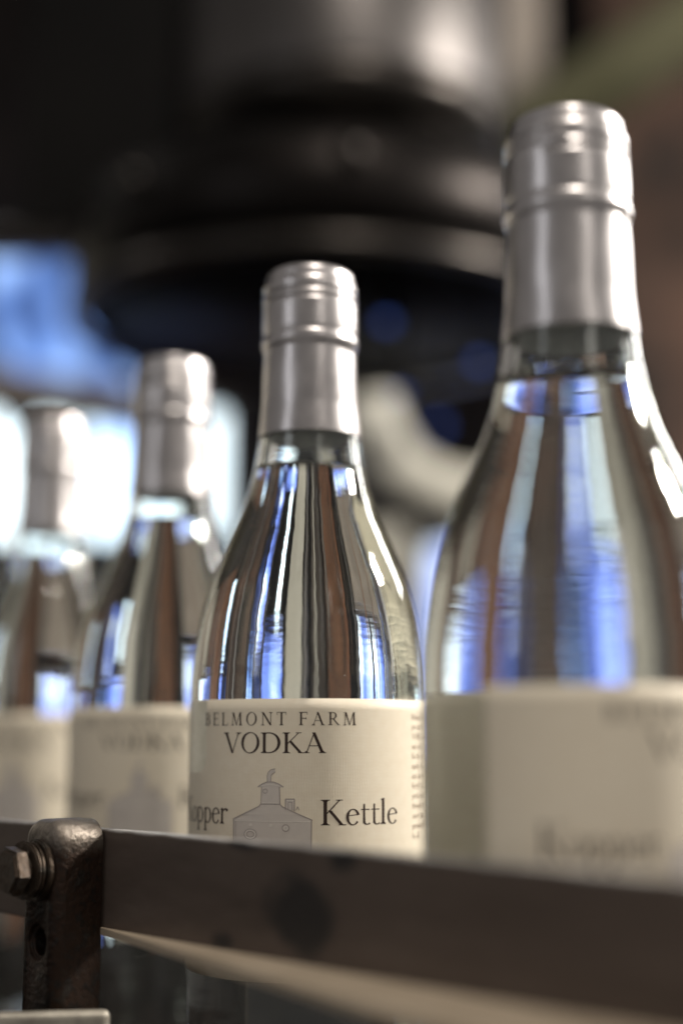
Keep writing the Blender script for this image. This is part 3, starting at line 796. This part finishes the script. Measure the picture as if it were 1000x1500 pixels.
wl = obj('back_wall', box_bm(-4.2, 4.2, 3.0, 3.1, -1.2, 3.2), M['wall']); tag(wl, kind='structure')
fl = obj('floor', box_bm(-4.2, 4.2, -.5, 3.0, -1.25, -1.2), M['wall']); tag(fl, kind='structure')

def window(name, px0, px1, py0, py1, Y, panes, label, nx=1, ny=1):
    """panes: material per cell, row by row from the top"""
    a = at(px0, py1, Y); b = at(px1, py0, Y)
    root = empty(name, ((a.x + b.x) / 2, Y, a.z), label, 'window')
    w, h = b.x - a.x, b.z - a.z
    t = .018
    for i in range(nx + 1):
        x = -w / 2 + w * i / nx
        obj('upright_bar', box_bm(x - t / 2, x + t / 2, -.03, .02, -t / 2, h + t / 2, .002), M['frame'], root)
    for j in range(ny + 1):
        z = h * j / ny
        for i in range(nx):
            obj('cross_bar', box_bm(-w / 2 + w * i / nx + t / 2, -w / 2 + w * (i + 1) / nx - t / 2, -.028, .018, z - t / 2, z + t / 2, .002), M['frame'], root)
    for j in range(ny):
        for i in range(nx):
            m = panes[j * nx + i]
            obj('pane', box_bm(-w / 2 + w * i / nx + t / 2, -w / 2 + w * (i + 1) / nx - t / 2, -.004, .004, h - h * (j + 1) / ny + t / 2, h - h * j / ny - t / 2), M[m], root)
    return root
window('window', -330, 335, 600, 795, 2.6, ['pane_white'] * 3, 'bright white window behind the two leftmost bottles', 3, 1)
window('window', -330, 260, 350, 590, 2.6, ['pane_blue'] * 2, 'deep blue window pane at the upper left', 2, 1)
window('window', -330, 105, 890, 1150, 2.6, ['pane_white', 'pane_mid', 'pane_mid'], 'low blue and white window behind the smallest bottle', 3, 1)
window('window', 625, 775, 795, 1120, 2.7, ['pane_mid', 'pane_mid'], 'blue window strip between the middle and nearest bottles', 1, 2)
window('window', 1080, 1340, 760, 1110, 2.6, ['pane_dim', 'pane_mid'], 'dim blue window beyond the nearest bottle at right', 2, 1)
window('window', 1510, 2140, 760, 1130, 2.5, ['pane_mid', 'pane_white'], 'tall pale window far right of the row', 2, 1)

window('window', 655, 705, 1140, 1400, 2.7, ['pane_white'], 'narrow glowing pane added low behind the middle bottle', 1, 1)  # added glow for silver streaks in the glass
window('window', 1235, 1300, 1130, 1400, 2.6, ['pane_white'], 'narrow glowing pane added low at far right', 1, 1)  # second added glow, again for pale streaks
window('window', 790, 915, 830, 1420, 2.8, ['pane_dim', 'pane_blue', 'pane_mid', 'pane_dim'], 'added glowing blue panes hidden behind the nearest bottle', 2, 2)  # unseen glowing panes added to fill dark bands in the bottles
tag(wall_box(335, 432, 880, 1700, 2.6, .05, M['grey_tan'], 'grey_panel'), 'added grey tan panel hidden behind the middle bottle', 'cabinet')  # pale panel added to lighten a dark band seen through the glass
def beam(name, p, q, rad, mat, label, cat, parent=None):
    o = obj(name, tube_bm([p, (p + q) / 2, q], rad, 20), mat, parent, smooth=True)
    o.data.set_sharp_from_angle(angle=math.radians(50))
    if label: tag(o, label, cat)
    return o
beam('slanted_arm', at(118, 340, 2.2), at(235, 585, 2.2), .026, M['dark_machine'], 'black slanted machine arm crossing the blue pane', 'machine arm')
beam('dark_hose', at(-90, 440, 2.2), at(40, 620, 2.2), .030, M['dark_machine'], 'dark hose at the lower left of the blue pane', 'hose')
beam('grey_pipe', at(-120, 548, 2.1), at(225, 606, 2.1), .034, M['wood_grey'], 'grey tan pipe sloping below the blue pane', 'pipe')

# filling machine: rounded bowl over a dark drum with a bright rim
YC, R1 = 1.27, .24
MC = at(475, 345, YC)
fm = empty('filling_machine', (MC.x, YC, 0), 'large dark filling machine with rounded steel bowl above the bottles', 'machine')
rim_z = at(475, 350, YC - R1).z
bz = at(500, 172, 1.06).z
link('drum', lathe_mesh('drum', [(0, rim_z + .010), (R1 - .03, rim_z + .010), (R1 - .008, rim_z + .020), (R1 - .008, bz - .02), (R1 - .03, bz), (0, bz)], 96), [M['drum']], fm)
link('drum_underside', lathe_mesh('drum_underside', [(0, rim_z + .004), (R1 - .021, rim_z + .004), (R1 - .021, rim_z + .009), (0, rim_z + .009)], 64), [M['dark_machine']], fm)
link('rim', lathe_mesh('rim', [(R1 - .02, rim_z - .003), (R1 - .006, rim_z - .004), (R1 - .004, rim_z), (R1 - .005, rim_z + .010), (R1 - .008, rim_z + .012), (R1 - .02, rim_z - .003)], 128), [M['rim_metal']], fm)
br_ = .145
bowl_prof = [(0, bz + .001), (br_ - .05, bz + .002), (br_ - .025, bz + .008), (br_ - .010, bz + .020), (br_ - .002, bz + .038), (br_, bz + .055), (br_, bz + .45), (br_ - .02, bz + .46), (0, bz + .46)]
bw = link('bowl', lathe_mesh('bowl', bowl_prof, 96), [M['machine_metal']], fm); bw.location = (.018, -.07, 0)
br = link('bowl_band', lathe_mesh('bowl_band', [(br_ - .03, bz + .001), (br_ - .012, bz + .012), (br_ + .004, bz + .030), (br_ + .006, bz + .045), (br_, bz + .052)], 96), [M['rim_metal']], fm); br.location = (.018, -.07, 0)
pa, pb = at(25, 338, 1.20), at(330, -260, 1.20)
obj('side_panel', box_bm(pa.x - MC.x, pb.x - MC.x, 1.20 - YC, 1.26 - YC, pa.z, pb.z, .006), M['dark_machine'], fm)
obj('panel_trim', box_bm(pa.x - MC.x - .03, pa.x - MC.x + .06, 1.195 - YC, 1.215 - YC, pa.z - .022, pa.z - .001, .002), M['rim_metal'], fm)
for k, ang in enumerate((-40, 6)):
    a_ = math.radians(ang); rr_ = R1 - .008
    bo = link('drum_bolt', lathe_mesh('drum_bolt', [(.011, 0), (.011, .003), (.008, .006), (.007, .011), (0, .0125)], 16), [M['rim_metal']], fm)
    bo.location = (rr_ * math.sin(a_), -rr_ * math.cos(a_), at(500, 215, 1.03).z)
    bo.rotation_euler = (PI / 2, 0, a_)
# cream pipe curving between the bottles
hp = [at(x, y, 1.7) for x, y in ((528, 470), (532, 560), (548, 630), (585, 690), (640, 722), (700, 732), (760, 722))]
tag(obj('cream_pipe', tube_bm(hp, .036, 24), M['cream'], smooth=True), 'thick cream pipe curving between the middle and nearest bottles', 'pipe')
tag(wall_box(497, 600, 770, 1700, 2.3, .06, M['cream'], 'cream_post'), 'cream painted post hidden mostly behind the middle bottle', 'post')
tag(wall_box(690, 790, -300, 400, 1.9, .06, M['grey_tan'], 'steel_post'), 'grey tan upright post behind the nearest cap', 'post')
def post(px0, px1, py0, py1, Y, mat, label):
    o = wall_box(px0, px1, py0, py1, Y, .09, mat, 'timber_post'); tag(o, label, 'post', 'timber posts in the background'); return o
post(925, 1060, -300, 1700, 2.1, M['wood_dark'], 'brown timber post at the right edge of the picture')
post(175, 330, 830, 1700, 2.5, M['wood'], 'broad brown timber panel behind the middle bottle')
tag(wall_box(2420, 4300, 200, 2300, 2.3, .06, M['cream'], 'cream_partition'), 'cream partition far right of the row', 'partition')
post(1345, 1440, 500, 1900, 2.3, M['wood'], 'brown timber post between the two windows at right')
post(2180, 2330, 200, 1900, 2.3, M['wood'], 'brown timber post far right')
post(-520, -390, 400, 1700, 2.2, M['wood_dark'], 'dark timber post far left')
post(1380, 1800, 1150, 2300, 2.5, M['wood'], 'brown timber boarding below the tall pale window')
tag(wall_box(1810, 2280, 1150, 2300, 2.5, .06, M['cream'], 'cream_cabinet'), 'cream cabinet far right below the pale window', 'cabinet')
tag(wall_box(-330, 90, 1180, 2300, 2.4, .06, M['grey_tan'], 'grey_panel'), 'grey tan cabinet low behind the smallest bottle', 'cabinet')
tag(wall_box(-2800, -560, 300, 1900, 2.3, .06, M['cream'], 'cream_partition'), 'cream partition far left of the row', 'partition')
beam('olive_beam', at(760, 200, 1.9), at(1100, -20, 1.7), .05, M['olive'], 'olive painted beam slanting across the upper right corner', 'beam')

# upright rods added behind the row to streak the glass, seen through the bottles
streak_parent = empty('streak_rods', (0, 2.15, -1.2), 'added upright steel, copper and black rods that streak the bottle glass', 'streak rods')
rnd = random.Random(21)
def upright(px, w, top, bottom, lean, mat, Y):
    rp = w / 2 / F * Y
    p = at(px, bottom, Y); q = at(px + lean, top, Y)
    p.z = max(p.z, -1.19)
    bm = tube_bm([p, p.lerp(q, .5), q], rp, 12)
    o = obj('streak_rod', bm, M[mat], streak_parent, smooth=True); o.location = (0, -2.15, 1.2)
    o.data.set_sharp_from_angle(angle=math.radians(50))
PAL = ('dark_machine', 'cream', 'cream', 'wood_grey', 'wood_dark', 'copper', 'pipe_steel', 'pipe_steel', 'pipe_steel', 'grey_tan', 'wood')
x = -760
while x < 2400:
    w = rnd.choice((5, 7, 9, 12, 16, 24))
    inframe = -40 < x < 1020
    if not (590 < x < 1040) and not (-330 < x < 100 and w > 9):
        top = (860 if inframe else 720) + rnd.random() * (260 if inframe else 480)
        upright(x, w, top, 2300, rnd.uniform(-22, 22), rnd.choice(PAL), 2.15 - rnd.random() * .1)
    x += w + rnd.choice((8, 14, 22, 36, 60, 90)) * (2.2 if -330 < x < 100 or 1500 < x < 2150 else 1)
# blurred blue glints under the machine, imitated by small glowing beads
M['blue_glint'] = emit('blue_glint_glow', (0.10, 0.20, 0.75), 0.5)
for (px, py, r, lab) in ((566, 470, .0075, 'added blue glint beside the middle screw cap, leftmost of the blue spots'),
                         (702, 528, .0080, 'added blue glint highest under the dark drum, beside the nearest neck'),
                         (586, 575, .0070, 'added blue glint right beside the middle bottle neck'),
                         (640, 622, .0085, 'added blue glint lowest under the dark drum, above the cream pipe')):
    hang = py < 600
    p = at(px, py, 1.15 if hang else 1.62)
    hs = rim_z + .0035 - p.z if hang else r * 3
    r = r * .72 if hang else r
    t = empty('glint_bead', p, lab, 'lamp', 'added blue glints under the drum')  # added bead imitating a blue glint, not a lamp
    link('lens', lathe_mesh('lens', [(0, -r), (r * .5, -r * .87), (r * .87, -r * .5), (r, 0), (r * .87, r * .5), (0, r * .8)], 20), [M['blue_glint']], t)  # glowing bead that stands in for the glint
    link('bead_stem', lathe_mesh('bead_stem', [(r * .95, r * .2), (r * 1.3, r * .3), (r * 1.3, r * 2.5), (.003, r * 2.6), (.003, hs), (0, hs)], 20), [M['dark_machine']], t)  # dark stem holding the added bead

# dust and dried splashes on the glass of the sharp bottle
rd = random.Random(5)
bm = bmesh.new()
for k in range(150):
    z = .152 + (.219 - .152) * rd.random() ** 0.8
    a = math.radians(rd.uniform(-75, 75)) + PI * 0
    r = r_out(z) + .00004
    c = Vector((r * math.sin(a), -r * math.cos(a), z))
    e = 1e-4
    sl_ = (r_out(z + e) - r_out(z - e)) / (2 * e)
    tu = Vector((math.cos(a), math.sin(a), 0)); tv = Vector((sl_ * math.sin(a), -sl_ * math.cos(a), 1)).normalized()
    sz = .00005 + .00013 * rd.random() ** 3
    n = 6
    bm.faces.new([bm.verts.new(c + (tu * math.cos(2 * PI * i / n) + tv * math.sin(2 * PI * i / n)) * sz * rd.uniform(.6, 1.3)) for i in range(n)])
M['dust'] = simple('pale_dust', (0.6, 0.58, 0.55), 0.7)
d = obj('dust_specks', bm, M['dust'], bottles[0]); d['kind'] = 'stuff'
